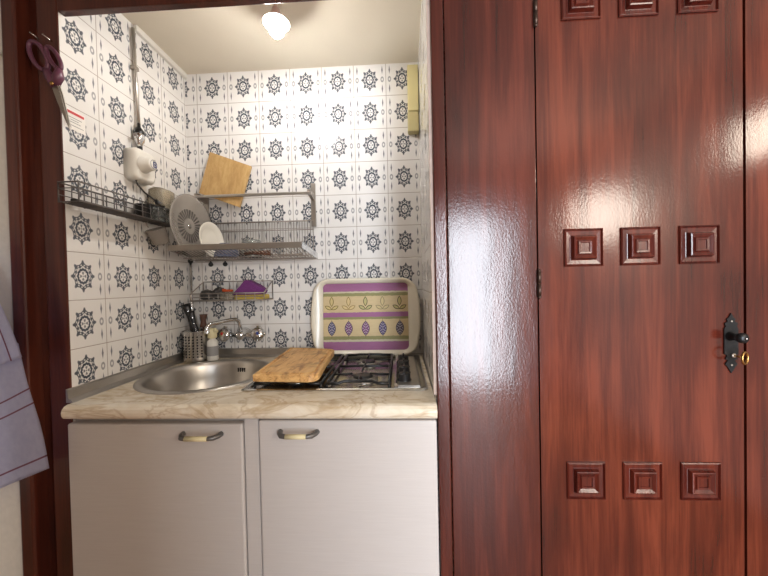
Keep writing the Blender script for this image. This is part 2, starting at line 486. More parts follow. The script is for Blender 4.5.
# door_1 with nine carved squares
DX0, DX1, DZ1 = 1.3865, 1.9245, 2.16
sq_x = [1.5065, 1.657, 1.8095]; sq_z = [2.003, 1.335, .6915]; HS = .0515
door = MB()
xs = [DX0]; 
for c in sq_x: xs += [c-HS, c+HS]
xs.append(DX1)
zs = [.01]
for c in sorted(sq_z): zs += [c-HS, c+HS]
zs.append(DZ1)
vg = {}
def dv(i, k):
    if (i, k) not in vg: vg[i, k] = door.bm.verts.new((xs[i], -.600, zs[k]))
    return vg[i, k]
for i in range(len(xs)-1):
    for k in range(len(zs)-1):
        if i % 2 == 1 and k % 2 == 1: continue
        door.bm.faces.new((dv(i, k), dv(i+1, k), dv(i+1, k+1), dv(i, k+1)))
door.box((DX0, -.580, .01), (DX1, -.562, DZ1))
def quad(a, b, c, d): door.poly([a, b, c, d])
for x in (DX0, DX1): quad((x, -.6, .01), (x, -.58, .01), (x, -.58, DZ1), (x, -.6, DZ1))
for z in (.01, DZ1): quad((DX0, -.6, z), (DX1, -.6, z), (DX1, -.58, z), (DX0, -.58, z))
door_1 = struct('door_1', door, 'mahogany', label='tall varnished mahogany door with nine carved squares and a black lock plate')
def rosette(cx, cz):
    prof = [(.0515, .002), (.0515, -.004), (.0490, -.0062), (.0470, -.001), (.0450, -.002), (.0345, -.001), (.0330, -.0015), (.0295, -.013), (.0268, -.0142),
            (.0185, -.009), (.0170, -.0125), (.0122, -.012), (.0112, -.0095), (0, -.0095)]
    mb = MB(); rings = []
    for r, d in prof:
        y = -.600+d
        rings.append([mb.bm.verts.new((cx+sx*r, y, cz+sz*r)) for sx, sz in ((-1, -1), (1, -1), (1, 1), (-1, 1))] if r > 0 else None)
    for A, B in zip(rings, rings[1:]):
        if B is None: mb.bm.faces.new(A); break
        for q in range(4): mb.bm.faces.new((A[q], A[(q+1) % 4], B[(q+1) % 4], B[q]))
    return mb
for z in sq_z:
    for x in sq_x: obj('carved_square', rosette(x, z), 'carve', door_1)
for z in (1.975, 1.238):
    hb = MB().tube([(1.3855, -.6065, z-.034), (1.3855, -.6065, z)], .0048, 12).tube([(1.3855, -.6065, z+.0012), (1.3855, -.6065, z+.034)], .0048, 12)
    hb.sphere((1.3855, -.6065, z+.036), .0046, n=10).sphere((1.3855, -.6065, z-.036), .0046, n=10)
    obj('hinge', hb, 'hinge', door_1)['label'] = 'dark metal barrel hinge'
# black wrought lock plate with scalloped outline
half = [(0, .082), (.006, .070), (.012, .066), (.009, .060), (.017, .054), (.014, .046), (.018, .040), (.018, -.028), (.011, -.032), (.015, -.042),
        (.009, -.046), (.016, -.056), (.009, -.064), (.006, -.070), (0, -.080)]
PX, PZ = 1.890, 1.067
out = [(PX+a, -.600, PZ+b) for a, b in half]+[(PX-a, -.600, PZ+b) for a, b in reversed(half[1:-1])]
lp = obj('lock_plate', MB().prism(out, (0, -.0035, 0)), 'black_metal', door_1); lp['label'] = 'black wrought lock plate with scalloped outline'
kb = MB().lathe([(0, -.002), (.0120, -.002), (.0120, .004), (.0092, .008), (.0095, .020), (.0118, .026), (.0135, .032), (.0128, .038), (.007, .042), (0, .0425)], (PX-.004, -.602, PZ+.020), (0, -1, 0), 20)
obj('knob', kb, 'black_metal', door_1)
obj('knob_rivet', MB().sphere((PX-.004, -.6450, PZ+.020), .0026, n=8), 'chrome', door_1)
for dz in (.060, -.058):
    obj('screw', MB().lathe([(0, 0), (.003, 0), (.003, .001), (.0018, .0024), (0, .0026)], (PX, -.6035, PZ+dz), (0, -1, 0), 10), 'steel_dark', door_1)
obj('keyhole_mount', MB().lathe([(0, 0), (.006, 0), (.006, .003), (.004, .004), (0, .004)], (PX+.004, -.6035, PZ-.032), (0, -1, 0), 14), 'steel_dark', door_1)
# brass key in the lock
key = thing('key', 'small brass key left in the lock of the mahogany door', 'key', (PX+.004, -.608, PZ-.032))
obj('shank', MB().tube([(PX+.004, -.6072, PZ-.032), (PX+.004, -.624, PZ-.032)], .0024, 10), 'brass', key)
kr = [(PX+.004, -.6440+.0135*math.cos(a)*1.0, PZ-.0325+.0155*math.sin(a)) for a in [2*PI*i/24 for i in range(24)]]
ang = 1.15
kr = [(PX+.004+(p[1]+.644)*math.sin(ang), -.6335+(p[1]+.644)*math.cos(ang), p[2]) for p in kr]
obj('bow', MB().tube(kr, .0030, 8, closed=True), 'brass', key)

# ------------------------------------------------------------------ base cabinet
cab = thing('base_cabinet', 'white base cabinet with two ribbed doors under the marble worktop', 'cabinet', (.55, -.30, 0))
obj('carcass', MB().box((.003, -.575, .10), (1.097, -.01, .868)), 'cabinet', cab)
obj('plinth', MB().box((.003, -.53, 0), (1.097, -.50, .10)), 'cabinet', cab)
obj('centre_stile', MB().box((.541, -.597, .105), (.583, -.575, .862), .002), 'cabinet', cab)
DR = []
for x0, x1, ztop in ((.004, .5375, .850), (.586, 1.099, .860)):
    d = obj('door', MB().box((x0, -.604, .115), (x1, -.580, ztop), .006, 3), 'cabinet', cab)
    DR.append(d)
for d, xa, xb, z in ((DR[0], .362, .476, .8215), (DR[1], .651, .758, .828)):
    L = xb-xa
    p0 = [(xa, -.604, z), (xa+.002, -.616, z-.0005), (xa+.010, -.629, z-.001), (xa+.026, -.634, z-.001)]
    p1 = [(xb-.026, -.634, z-.001), (xb-.010, -.629, z-.001), (xb-.002, -.616, z-.0005), (xb, -.604, z)]
    hn = MB().tube(p0+p1, [.0075, .0072, .0066, .0060, .0060, .0066, .0072, .0075], 12)
    hh = obj('handle', hn, 'handle_metal', d); hh['label'] = 'bow handle with grey metal ends'
    gp = obj('grip', MB().tube([(xa+.024, -.634, z-.001), (xb-.024, -.634, z-.001)], .0068, 14), 'cream_plastic', hh); gp['label'] = 'cream grip sleeve'
# ------------------------------------------------------------------ worktop with a round hole for the sink
WT = .912
SK = (.262, -.298)
pr = [(-.002, .872), (-.620, .872), (-.628, .876), (-.6325, .884), (-.6335, .893), (-.631, .902), (-.624, .909), (-.614, WT), (-.002, WT)]
wtb = MB().prism([(.020, y, z) for y, z in pr], (1.078, 0, 0))
wt = obj('worktop', wtb, 'marble')
cutb = MB().lathe([(0, -.2), (.214, -.2), (.214, .2), (0, .2)], (SK[0], SK[1], WT), n=64)
cut = obj('cutter', cutb, 'marble')
md = wt.modifiers.new('b', 'BOOLEAN'); md.object = cut; md.operation = 'DIFFERENCE'; md.solver = 'EXACT'
dg = bpy.context.evaluated_depsgraph_get()
me2 = bpy.data.meshes.new_from_object(wt.evaluated_get(dg)); wt.modifiers.clear(); wt.data = me2
bpy.data.objects.remove(cut)
tag(wt, 'cream marble-look worktop with a rounded front edge on the white base cabinet', 'worktop')
# the carcass is hollow under the sink: open its top there
cb = [o for o in bpy.data.objects if o.name == 'carcass'][0]
bmx = bmesh.new(); bmx.from_mesh(cb.data)
top = max(bmx.faces, key=lambda f: f.calc_center_median().z)
bmesh.ops.delete(bmx, geom=[top], context='FACES_ONLY'); bmx.to_mesh(cb.data); bmx.free()

# steel upstands
us = obj('upstand', MB().prism([(.018, -.001, WT), (.018, -.022, WT), (.018, -.017, WT+.006), (.018, -.008, WT+.012), (.018, -.006, WT+.036), (.018, -.001, WT+.040)], (.625, 0, 0)), 'steel', loc=(.33, -.01, WT))
tag(us, 'long steel upstand along the back of the worktop behind the sink', 'upstand')
us = obj('upstand', MB().prism([(.001, -.600, WT), (.024, -.600, WT), (.018, -.600, WT+.006), (.008, -.600, WT+.012), (.006, -.600, WT+.036), (.001, -.600, WT+.040)], (0, .599, 0)), 'steel', loc=(.01, -.30, WT))
tag(us, 'steel upstand along the left tiled wall beside the sink', 'upstand')

# sink
sink = thing('sink', 'round stainless steel sink set into the marble worktop', 'sink', (SK[0], SK[1], WT))
SP = [(.237, .0005), (.236, .003), (.228, .0052), (.218, .005), (.210, .002), (.206, -.004), (.203, -.014), (.198, -.06), (.190, -.110), (.175, -.138), (.150, -.150), (.09, -.155), (.045, -.158)]
obj('bowl', MB().lathe(SP, (SK[0], SK[1], WT), n=72), 'steel', sink)
obj('drain', MB().lathe([(.048, -.156), (.044, -.1545), (.038, -.159), (.020, -.160), (.006, -.158), (0, -.158)], (SK[0], SK[1], WT), n=32), 'chrome', sink)
ov = MB()
for k in range(4):
    a = 1.52-.052*k
    for dz in (0,):
        c = Vector((SK[0]+.2005*math.cos(a), SK[1]+.2005*math.sin(a), WT-.038))
        t = Vector((-math.sin(a), math.cos(a), 0)); nrm = Vector((-math.cos(a), -math.sin(a), 0))
        P = [c+t*.0032+Vector((0, 0, .009)), c-t*.0032+Vector((0, 0, .009)), c-t*.0032-Vector((0, 0, .009)), c+t*.0032-Vector((0, 0, .009))]
        ov.prism([p-nrm*.002 for p in P], nrm*.0035)
ovo = obj('overflow', ov, 'dark_hole', sink); ovo['label'] = 'dark overflow slots'

# ------------------------------------------------------------------ gas hob
HX0, HX1, HY0, HY1 = .485, 1.085, -.508, -.030
hob = thing('gas_hob', 'stainless steel gas hob with black pan supports set into the worktop', 'hob', (.785, -.27, WT))
hp = MB()
o1 = rrect(HX0, HY0, HX1, HY1, .012, 4); o2 = rrect(HX0+.006, HY0+.006, HX1-.006, HY1-.006, .010, 4); o3 = rrect(HX0+.020, HY0+.020, HX1-.020, HY1-.020, .012, 4)
ringz = [(o1, WT+.0005), (o1, WT+.004), (o2, WT+.007), (o3, WT+.006), ([(x*.985+.785*.015, y*.985-.27*.015) for x, y in o3], WT+.001)]
R_ = [[hp.bm.verts.new((x, y, z)) for x, y in o] for o, z in ringz]
for A, B in zip(R_, R_[1:]):
    for q in range(len(A)): hp.bm.faces.new((A[q], A[(q+1) % len(A)], B[(q+1) % len(B)], B[q]))
hp.bm.faces.new(R_[-1])
obj('hob_plate', hp, 'steel_bright', hob)
BUR = [(.868, -.185, .032), (.868, -.392, .040), (.635, -.185, .040), (.635, -.392, .032)]
for bx, by, br in BUR:
    b = obj('burner', MB().lathe([(br*1.35, 0), (br*1.35, .002), (br*1.0, .004), (br*.95, .010), (br*.8, .011), (0, .011)], (bx, by, WT+.0015), n=28), 'steel', hob)
    cp = obj('burner_cap', MB().lathe([(br*.86, .010), (br*.88, .013), (br*.80, .0165), (br*.4, .0175), (0, .0175)], (bx, by, WT+.0015), n=28), 'iron', b); cp['label'] = 'black burner cap'
GZ = WT+.022
def grate(x0, x1):
    g = MB(); cx = (x0+x1)/2; y0, y1 = -.487, -.075
    def bar(pts, r=.0052): g.tube(pts, r, 8)
    for y, s in ((y0, 1), (y1, -1)):
        bar([(x0, y, GZ-.004), (x0+.035, y, GZ-.004), (x0+.055, y+s*.010, GZ), (cx, y+s*.010, GZ), (x1-.055, y+s*.010, GZ), (x1-.035, y, GZ-.004), (x1, y, GZ-.004)])
    ym = (y0+y1)/2
    bar([(x0, ym+.005, GZ-.003), (x0+.045, ym+.005, GZ-.003), (x0+.07, ym-.003, GZ), (x1-.07, ym-.003, GZ), (x1-.045, ym+.005, GZ-.003), (x1, ym+.005, GZ-.003)])
    for x in (x0, x1):
        bar([(x, y0, GZ-.004), (x, y1, GZ-.004)])
        for y in (y0, ym, y1): g.tube([(x, y, GZ-.004), (x, y, WT+.002)], .0045, 8)
    for by in (-.185, -.392):
        d = .030
        for a, b_ in (((x0, by), (cx-d, by)), ((x1, by), (cx+d, by))):
            bar([(a[0], a[1], GZ-.002), (b_[0], b_[1], GZ+.001)], .0036)
        lo, hi = (ym, y1-.01) if by > ym else (y0+.01, ym)
        bar([(cx, hi, GZ), (cx, by+d, GZ+.001)], .0036); bar([(cx, lo, GZ), (cx, by-d, GZ+.001)], .0036)
    return g
for x0, x1 in ((.525, .742), (.762, .962)):
    p = obj('pan_support', grate(x0, x1), 'iron', hob); p['label'] = 'black wire pan support'
ridge = MB().prism(([(.979, -.490, WT+.003), (.979, -.490, WT+.016), (.984, -.490, WT+.019), (.989, -.490, WT+.016), (.989, -.490, WT+.003)]), (0, .42, 0))
obj('divider', ridge, 'steel_bright', hob)
obj('control_panel', MB().prism([(.990, -.485, WT+.003), (.990, -.485, WT+.010), (1.058, -.485, WT+.010), (1.064, -.485, WT+.003)], (0, .42, 0)), 'steel', hob)
for ky in (-.165, -.255, -.340, -.425):
    k = obj('knob', MB().lathe([(.024, 0), (.024, .003), (.021, .006), (.020, .022), (.016, .025), (0, .025)], (1.012, ky, WT+.009), n=24), 'black_plastic', hob)
    obj('knob_fin', MB().box((1.0085, ky-.016, WT+.030), (1.0155, ky+.016, WT+.041), .002), 'black_plastic', k)

# big chopping board lying on the hob
cbd = MB()
def bd(u, v):  # u 0..1 left-right, v 0..1 front-back
    a, b, c, d = Vector((.524, -.497)), Vector((.738, -.512)), Vector((.713, -.108)), Vector((.497, -.062))
    return a*(1-u)*(1-v)+b*u*(1-v)+c*u*v+d*(1-u)*v
def brd_outline(ins):
    pts = []
    iu, iv = ins/.215, ins/.42
    pts += [(iu, 1-iv), (iu, .75), (iu, .5), (iu, .25), (iu, iv)]
    for i in range(7):
        t = -PI/2+PI/2*i/6; ru, rv = .17, .085
        pts.append((1-iu-ru+ru*math.cos(t), iv+rv+rv*math.sin(t)))
    # worn right side with a shallow finger dip
    for v, dd in ((.22, 0), (.30, .008), (.36, .004), (.44, .014), (.52, .004), (.62, .0), (.72, .004)): pts.append((1-iu-dd, v))
    for i in range(5):
        t = PI/2*i/4; ru, rv = .10, .05
        pts.append((1-iu-ru+ru*math.cos(t), 1-iv-rv+rv*math.sin(t)))
    return [bd(u, v) for u, v in pts]
B0, B1 = GZ+.0055, GZ+.031
rings = []
for ins, z in ((.003, B0), (0, B0+.003), (0, B1-.003), (.003, B1), (.010, B1), (.0125, B1-.005), (.0185, B1-.005), (.021, B1)):
    rings.append([cbd.bm.verts.new((p.x, p.y, z)) for p in brd_outline(ins)])
for A, B in zip(rings, rings[1:]):
    for q in range(len(A)): cbd.bm.faces.new((A[q], A[(q+1) % len(A)], B[(q+1) % len(B)], B[q]))
cbd.bm.faces.new(rings[-1]); cbd.bm.faces.new(list(reversed(rings[0])))
tag(obj('chopping_board', cbd, 'board_worn', loc=(.62, -.29, B0)), 'large worn wooden chopping board with a juice groove lying on the gas hob', 'chopping board')

# ------------------------------------------------------------------ serving tray leaning on the back wall
TRW, TRH = .392, .307
tray = thing('serving_tray', 'cream rimmed serving tray printed with purple stripes and leaves, leaning behind the hob', 'tray', (.843, -.046, WT+.0075))
lean = math.atan2(.028, .36)
tray.rotation_euler = (-lean, 0, 0)
def tr_out(w0, w1, h0, h1, r, bulge, n=7):
    pts = []
    base_ = rrect(-w0/2, h0, w0/2, h1, r, n)
    for x, z in base_:
        t = (z-h0)/(h1-h0); b = bulge*(1-(2*t-1)**2)
        pts.append((x+(b if x > 0 else -b), z))
    out_ = []
    # subdivide the straight sides so the bulge reads
    for i in range(len(pts)):
        a, b = pts[i], pts[(i+1) % len(pts)]
        out_.append(a)
        if abs(base_[i][0]-base_[(i+1) % len(pts)][0]) < 1e-4 and abs(base_[i][1]-base_[(i+1) % len(pts)][1]) > .05:
            x0 = base_[i][0]; z0, z1 = base_[i][1], base_[(i+1) % len(pts)][1]
            for k in range(1, 8):
                z = z0+(z1-z0)*k/8; t = (z-h0)/(h1-h0); bb = bulge*(1-(2*t-1)**2)
                out_.append((x0+(bb if x0 > 0 else -bb), z))
        elif abs(base_[i][1]-base_[(i+1) % len(pts)][1]) < 1e-4 and abs(base_[i][0]-base_[(i+1) % len(pts)][0]) > .05:
            for k in range(1, 8): out_.append((a[0]+(b[0]-a[0])*k/8, a[1]))
    return out_
rim = MB()
H0, H1 = 0.0, .354
spec = [(.440, .440, H0+.004, H1-.004, .055, .024, .006), (.452, 0, H0, H1, .058, .0255, -.010), (.446, 0, H0+.003, H1-.003, .056, .0245, -.016),
        (.432, 0, H0+.010, H1-.010, .050, .0215, -.0165), (.410, 0, H0+.018, H1-.017, .034, .008, -.006), (.394, 0, H0+.024, H1-.023, .022, .0, -.002), (TRW+.001, 0, .0255, .0255+TRH, .021, 0, .0)]
RR = []
for w0, _, h0, h1, r, bu, y in spec:
    RR.append([rim.bm.verts.new((x, y, z)) for x, z in tr_out(w0, 0, h0, h1, r, bu)])
for A, B in zip(RR, RR[1:]):
    for q in range(len(A)):
        f = rim.bm.faces.new((A[q], A[(q+1) % len(A)], B[(q+1) % len(B)], B[q])); f.smooth = True
back = [rim.bm.verts.new((v.co.x, .009, v.co.z)) for v in RR[-1]]
for q in range(len(back)):
    rim.bm.faces.new((RR[0][q], RR[0][(q+1) % len(back)], back[(q+1) % len(back)], back[q]))
rim.bm.faces.new(back)
obj('rim', rim, 'tray_rim', tray, local=True)
pn = MB(); fo = rrect(-TRW/2, 0, TRW/2, TRH, .021, 7)
pn.prism([(x, .004, z) for x, z in fo], (0, -.0035, 0))
pp = obj('printed_face', pn, 'tray_print', tray, local=True); pp.location = (0, 0, .0255); pp['label'] = 'purple, green and sand stripes with two rows of leaves'

# ------------------------------------------------------------------ tap
tap = thing('wall_tap', 'chrome wall mounted mixer tap with two handles over the sink', 'tap', (.265, -.003, 1.015))
TX, TZ = .262, 1.022
obj('body', MB().lathe([(0, 0), (.030, 0), (.030, .006), (.024, .016), (.022, .05), (.019, .062), (.008, .068), (0, .068)], (TX, -.001, TZ), (0, -1, 0), 24)
    .tube([(TX-.058, -.035, TZ-.002), (TX+.072, -.035, TZ-.002)], .0105, 14), 'chrome', tap)
sp = [(TX, -.045, TZ+.010), (TX-.002, -.048, TZ+.045), (TX-.006, -.052, TZ+.066), (TX-.016, -.062, TZ+.075), (TX-.035, -.085, TZ+.074), (TX-.075, -.150, TZ+.066), (TX-.082, -.162, TZ+.062), (TX-.086, -.168, TZ+.052), (TX-.086, -.169, TZ+.034)]
obj('spout', MB().tube(sp, .0082, 14).lathe([(.0105, 0), (.0105, .016), (.0085, .018)], (TX-.086, -.169, TZ+.028), n=16), 'chrome', tap)
for hx, s, mk in ((TX-.062, -1, 'red'), (TX+.080, 1, 'blue')):
    hm = MB().lathe([(0, 0), (.013, 0), (.016, .010), (.026, .014), (.031, .022), (.031, .034), (.025, .042), (.010, .045), (0, .045)], (hx, -.036, TZ), (.25*s, -.9, .25), 20)
    for q in range(4):
        a = PI/2*q+PI/4; ax = Vector((.25*s, -.9, .25)).normalized(); u_ = ax.orthogonal().normalized(); w_ = ax.cross(u_)
        dvec = u_*math.cos(a)+w_*math.sin(a); c0 = Vector((hx, -.036, TZ))+ax*.028
        hm.tube([c0+dvec*.016, c0+dvec*.035], [.009, .0105], 10)
    hd = obj('tap_handle', hm, 'chrome', tap)
    ax = Vector((.25*s, -.9, .25)).normalized()
    mkp = Vector((hx, -.036, TZ))+ax*.0445
    o = obj('marker', MB().lathe([(.007, 0), (.007, .0015), (0, .002)], mkp, ax, 14), mk, hd); o['label'] = mk+' disc'

# ------------------------------------------------------------------ cutlery holder, its contents, soap bottle
CX, CY, CZB = .075, -.078, WT+.0055
ch = thing('cutlery_holder', 'perforated steel cutlery holder in the corner behind the sink', 'cutlery holder', (CX, CY, CZB))
hl = MB().lathe([(0, 0), (.057, 0), (.059, .003), (.059, .130), (.061, .132), (.0605, .135), (.0575, .133), (.057, .005), (0, .005)], (CX, CY, CZB), n=40)
nf = len(hl.bm.faces)
for k in range(22):
    if k % 11 in (9, 10, 0): continue
    a = 2*PI*k/22+.12
    for r_ in range(8):
        z = CZB+.022+r_*.0125; ax = Vector((math.cos(a), math.sin(a), 0))
        hl.lathe([(.0036, 0), (.0036, .0009), (0, .0009)], Vector((CX, CY, z))+ax*.0589, ax, 8)
for i, f_ in enumerate(hl.bm.faces):
    if i >= nf: f_.material_index = 1
obj('perforated_cup', hl, ['steel_bright', 'dark_hole'], ch)
def knife(root, tip, hl_, label, mat, name, w=.011, blade=True):
    a, b = Vector(root), Vector(tip); d = (b-a).normalized()
    t = thing(name, label, 'knife' if blade else 'spoon', a)
    s = a+d*((b-a).length-hl_)
    side = d.cross(Vector((.55, -.83, 0))).normalized(); th = d.cross(side).normalized()
    if blade:
        bl = MB(); bl.prism([a+side*.002+th*.001, a+side*-.001+th*.001, s-side*.009+th*.001, s+side*.009+th*.001], -th*.002)
        obj('blade', bl, 'steel_bright', t)
    else:
        obj('stem', MB().tube([a, s], .004, 8), mat, t)
    N_ = 8; h_ = MB(); rings_ = []
    for i in range(N_+1):
        f_ = i/N_; ww = w*(1+.18*math.cos(2*PI*f_)+(.15 if i == N_ else 0)); cc = s+d*hl_*f_
        rings_.append([h_.bm.verts.new(cc+side*ww*math.cos(q*PI/5)+th*w*.62*math.sin(q*PI/5)) for q in range(10)])
    for A_, B_ in zip(rings_, rings_[1:]):
        for q in range(10):
            ff = h_.bm.faces.new((A_[q], A_[(q+1) % 10], B_[(q+1) % 10], B_[q])); ff.smooth = True
    h_.bm.faces.new(rings_[0]); h_.bm.faces.new(rings_[-1])
    hh_ = obj('knife_handle' if blade else 'bowl', h_, mat, t)
    if blade:
        for f_ in (.25, .5, .75):
            obj('rivet', MB().tube([s+d*hl_*f_-th*w*.7, s+d*hl_*f_+th*w*.7], .0022, 8), 'steel_bright', hh_)

knife((.095, -.070, CZB+.010), (.030, -.088, CZB+.255), .140, 'black handled kitchen knife leaning left, tallest in the cutlery holder', 'black_plastic', 'kitchen_knife', .0145)
knife((.108, -.088, CZB+.010), (.072, -.116, CZB+.225), .115, 'black handled knife beside the tallest one in the cutlery holder', 'black_plastic', 'kitchen_knife', .011)
knife((.083, -.052, CZB+.008), (.096, -.062, CZB+.205), .060, 'brown wooden spoon standing in the cutlery holder', 'wood_brown', 'wooden_spoon', .013, False)

BX, BY = .154, -.094
bt = thing('soap_bottle', 'small white pump bottle of soap in front of the cutlery holder', 'bottle', (BX, BY, WT+.004))
z0 = WT+.0062
obj('bottle_body', MB().lathe([(0, 0), (.021, 0), (.0235, .004), (.0235, .075), (.021, .088), (.012, .096), (.011, .104), (0, .104)], (BX, BY, z0), n=28), 'white_plastic', bt)
obj('bottle_label', MB().lathe([(.0238, .022), (.0240, .023), (.0240, .064), (.0238, .065)], (BX, BY, z0), n=28), 'grey_ink', bt)['label'] = 'grey printed label band'
pc = MB().lathe([(0, .100), (.018, .100), (.0195, .104), (.0195, .138), (.017, .144), (0, .146)], (BX, BY, z0), n=24)
pc.tube([(BX, BY, z0+.136), (BX+.022, BY-.012, z0+.137), (BX+.034, BY-.018, z0+.131)], [.010, .008, .006], 12)
obj('pump_cap', pc, 'cream_plastic', bt)['label'] = 'cream pump cap with a spout'

# ------------------------------------------------------------------ wire basket on the back wall with its contents
bk = thing('wire_basket', 'small wire basket on the back wall above the tap', 'basket', (.25, -.002, 1.185))
w = MB(); wr_ = .0021
bx0, bx1, yb, yf = .066, .402, -.006, -.105
zt, zf, zb = 1.272, 1.218, 1.186
w.tube([(bx0+.005, yb, zt), (bx1-.005, yb, zt)], wr_*1.2, 8)
w.tube([(bx0, yf, zf), (bx1, yf, zf)], wr_*1.3, 8)
w.tube([(bx0, yf, zb), (bx1, yf, zb), (bx1, yb, zb), (bx0, yb, zb)], wr_, 8, closed=True)
w.tube([(bx0, yf, (zf+zb)/2), (bx1, yf, (zf+zb)/2)], wr_*.8, 6)
for x in (bx0, bx1):
    w.tube([(x, yf, zb), (x, yf, zf), (x, yb, zt), (x, yb, zb)], wr_, 8)
for k in range(1, 8):
    x = bx0+(bx1-bx0)*k/8
    w.tube([(x, yf, zf), (x, yf, zb), (x, yb, zb), (x, yb, zt)], wr_*.8, 6)
for y in (-.03, -.055, -.08): w.tube([(bx0, y, zb), (bx1, y, zb)], wr_*.8, 6)
obj('wire_frame', w, 'wire', bk)
for x in (bx0+.05, bx1-.05):
    obj('wall_hook', MB().lathe([(0, 0), (.006, 0), (.006, .006), (.0045, .008), (0, .008)], (x, 0, zt+.001), (0, -1, 0), 12), 'chrome', bk)
def lump(name, c, sc, mat, label, cat, seed, amp=.25, freq=60, top=True):
    random.seed(seed); mb = MB(); q = bmesh.ops.create_icosphere(mb.bm, subdivisions=4, radius=1)
    from mathutils import noise as nz
    for v in q['verts']:
        n = nz.noise(Vector(v.co)*2.2+Vector((seed, 0, 0)))*amp+nz.noise(Vector(v.co)*6+Vector((0, seed, 0)))*amp*.5
        v.co = Vector([v.co[i]*(1+n)*sc[i]+c[i] for i in range(3)]); v.co.z = max(v.co.z, c[2]-sc[2]*.8)
    o = obj(name, mb, mat, loc=(c[0], c[1], c[2]-sc[2]*.8), smooth=True); tag(o, label, cat); return o
sg = obj('sponge', MB().box((.262, -.098, zb+.0028), (.396, -.028, zb+.0235), .004), 'sponge', loc=(.33, -.06, zb+.003)); tag(sg, 'flat yellow sponge under the purple scourer in the wire basket', 'sponge')
pm = MB()
outp = [(.252, .024), (.262, .040), (.285, .062), (.305, .086), (.318, .090), (.335, .080), (.352, .072), (.372, .060), (.388, .050), (.394, .040), (.388, .030), (.380, .024)]
pm.prism([(x, -.090, zb+z) for x, z in outp], (0, .055, 0), .008)
po = obj('scouring_cloth', pm, 'purple_cloth', loc=(.33, -.06, zb+.024)); tag(po, 'crumpled purple scouring cloth in the wire basket', 'cloth')
lump('steel_wool', (.112, -.055, zb+.024), (.030, .030, .024), 'scourer', 'dark steel wool pad at the left end of the wire basket', 'scourer', 2)
lump('steel_wool', (.168, -.052, zb+.029), (.028, .030, .030), 'scourer', 'taller dark steel wool pad beside the orange peg in the wire basket', 'scourer', 5)
pg = MB().box((.196, -.074, zb+.0385), (.236, -.052, zb+.049), .003).box((.190, -.070, zb+.041), (.205, -.056, zb+.052), .003)
gs = obj('soap_dish', MB().box((.190, -.092, zb+.0028), (.250, -.030, zb+.038), .006), 'tub', loc=(.22, -.06, zb+.003)); tag(gs, 'cloudy plastic dish between steel wool and sponge in the wire basket', 'dish')
po = obj('peg', pg, 'orange', loc=(.215, -.063, zb+.0385)); tag(po, 'small orange plastic peg lying in the wire basket', 'peg')

# ------------------------------------------------------------------ steel dish rack on the back wall
dr = thing('dish_rack', 'wide steel dish rack with a flat front bar on the back wall', 'dish rack', (.355, -.002, 1.36))
RX0, RX1 = .083, .622
YF, YB = -.252, -.008
ZB, ZF = 1.372, 1.395
o = obj('front_bar', MB().prism([(RX0-.004, YF, ZF), (RX0-.004, YF-.006, ZF+.002), (RX0-.004, YF-.006, ZF+.023), (RX0-.004, YF, ZF+.025)], (RX1-RX0+.004, 0, 0)), 'steel_dark', dr); o['label'] = 'flat steel front bar'
w = MB()
w.tube([(RX0, YB, 1.549), (RX1-.016, YB, 1.549)], .0032, 8)
w.tube([(RX0, YB, 1.508), (RX1-.016, YB, 1.508)], .0022, 8)
w.tube([(RX0, YB, ZB), (RX1, YB, ZB)], .003, 8)
n = 40
for k in range(n+1):
    x = RX0+(RX1-.018-RX0)*k/n
    w.tube([(x, YB-.002, 1.549), (x, YB-.003, ZB+.012), (x, YB-.012, ZB)], .0017, 6)
obj('back_grille', w, 'wire', dr)
w = MB(); n = 34
for k in range(n+1):
    x = RX0+.004+(RX1-RX0-.012)*k/n
    w.tube([(x, YB-.010, ZB), (x, -.13, ZB-.004), (x, YF+.003, ZF+.003)], .0017, 6)
for y, z in ((-.09, ZB-.004), (-.17, ZB+.002)): w.tube([(RX0, y, z-.002), (RX1, y, z-.002)], .0022, 6)
obj('base_grille', w, 'wire', dr)
for x in (RX0-.003, RX1-.004):
    obj('side_plate', MB().prism([(x, YB, ZB-.003), (x, YB, ZB+.024), (x, YF-.004, ZF+.025), (x, YF-.004, ZF)], (.004, 0, 0)), 'steel_bright', dr)
for x in (RX0-.002, RX1-.026):
    obj('bracket', MB().box((x, -.010, 1.520), (x+.022, -.001, 1.722), .001).prism([(x+.004, -.006, 1.64), (x+.004, -.006, 1.672), (x+.004, -.086, 1.672), (x+.004, -.086, 1.655)], (.014, 0, 0)), 'steel_dark', dr)
obj('top_rail', MB().box((RX0+.004, -.090, 1.650), (RX1-.002, -.080, 1.662), .0015), 'steel', dr)
for x in (RX0+.03, RX0+.10):
    obj('end_cap', MB().sphere((x, -.02, ZB-.018), .011, n=12).tube([(x, -.02, ZB-.018), (x, -.02, ZB-.001)], .004, 8), 'black_plastic', dr)

# small pale board behind the top rail
c = [(0.124, 1.883), (0.328, 1.802), (0.291, 1.603), (0.097, 1.678)]
ang0 = [(p[0]-.209, p[1]-1.740) for p in c]
sb = MB().prism([(p[0], -.021-.25*(1.872-p[1]), p[1]) for p in c], (0, .016, 0), .003)
tag(obj('cutting_board', sb, 'board_pale', loc=(.272, -.045, 1.612)), 'small pale wooden cutting board tucked behind the rail of the dish rack', 'cutting board')

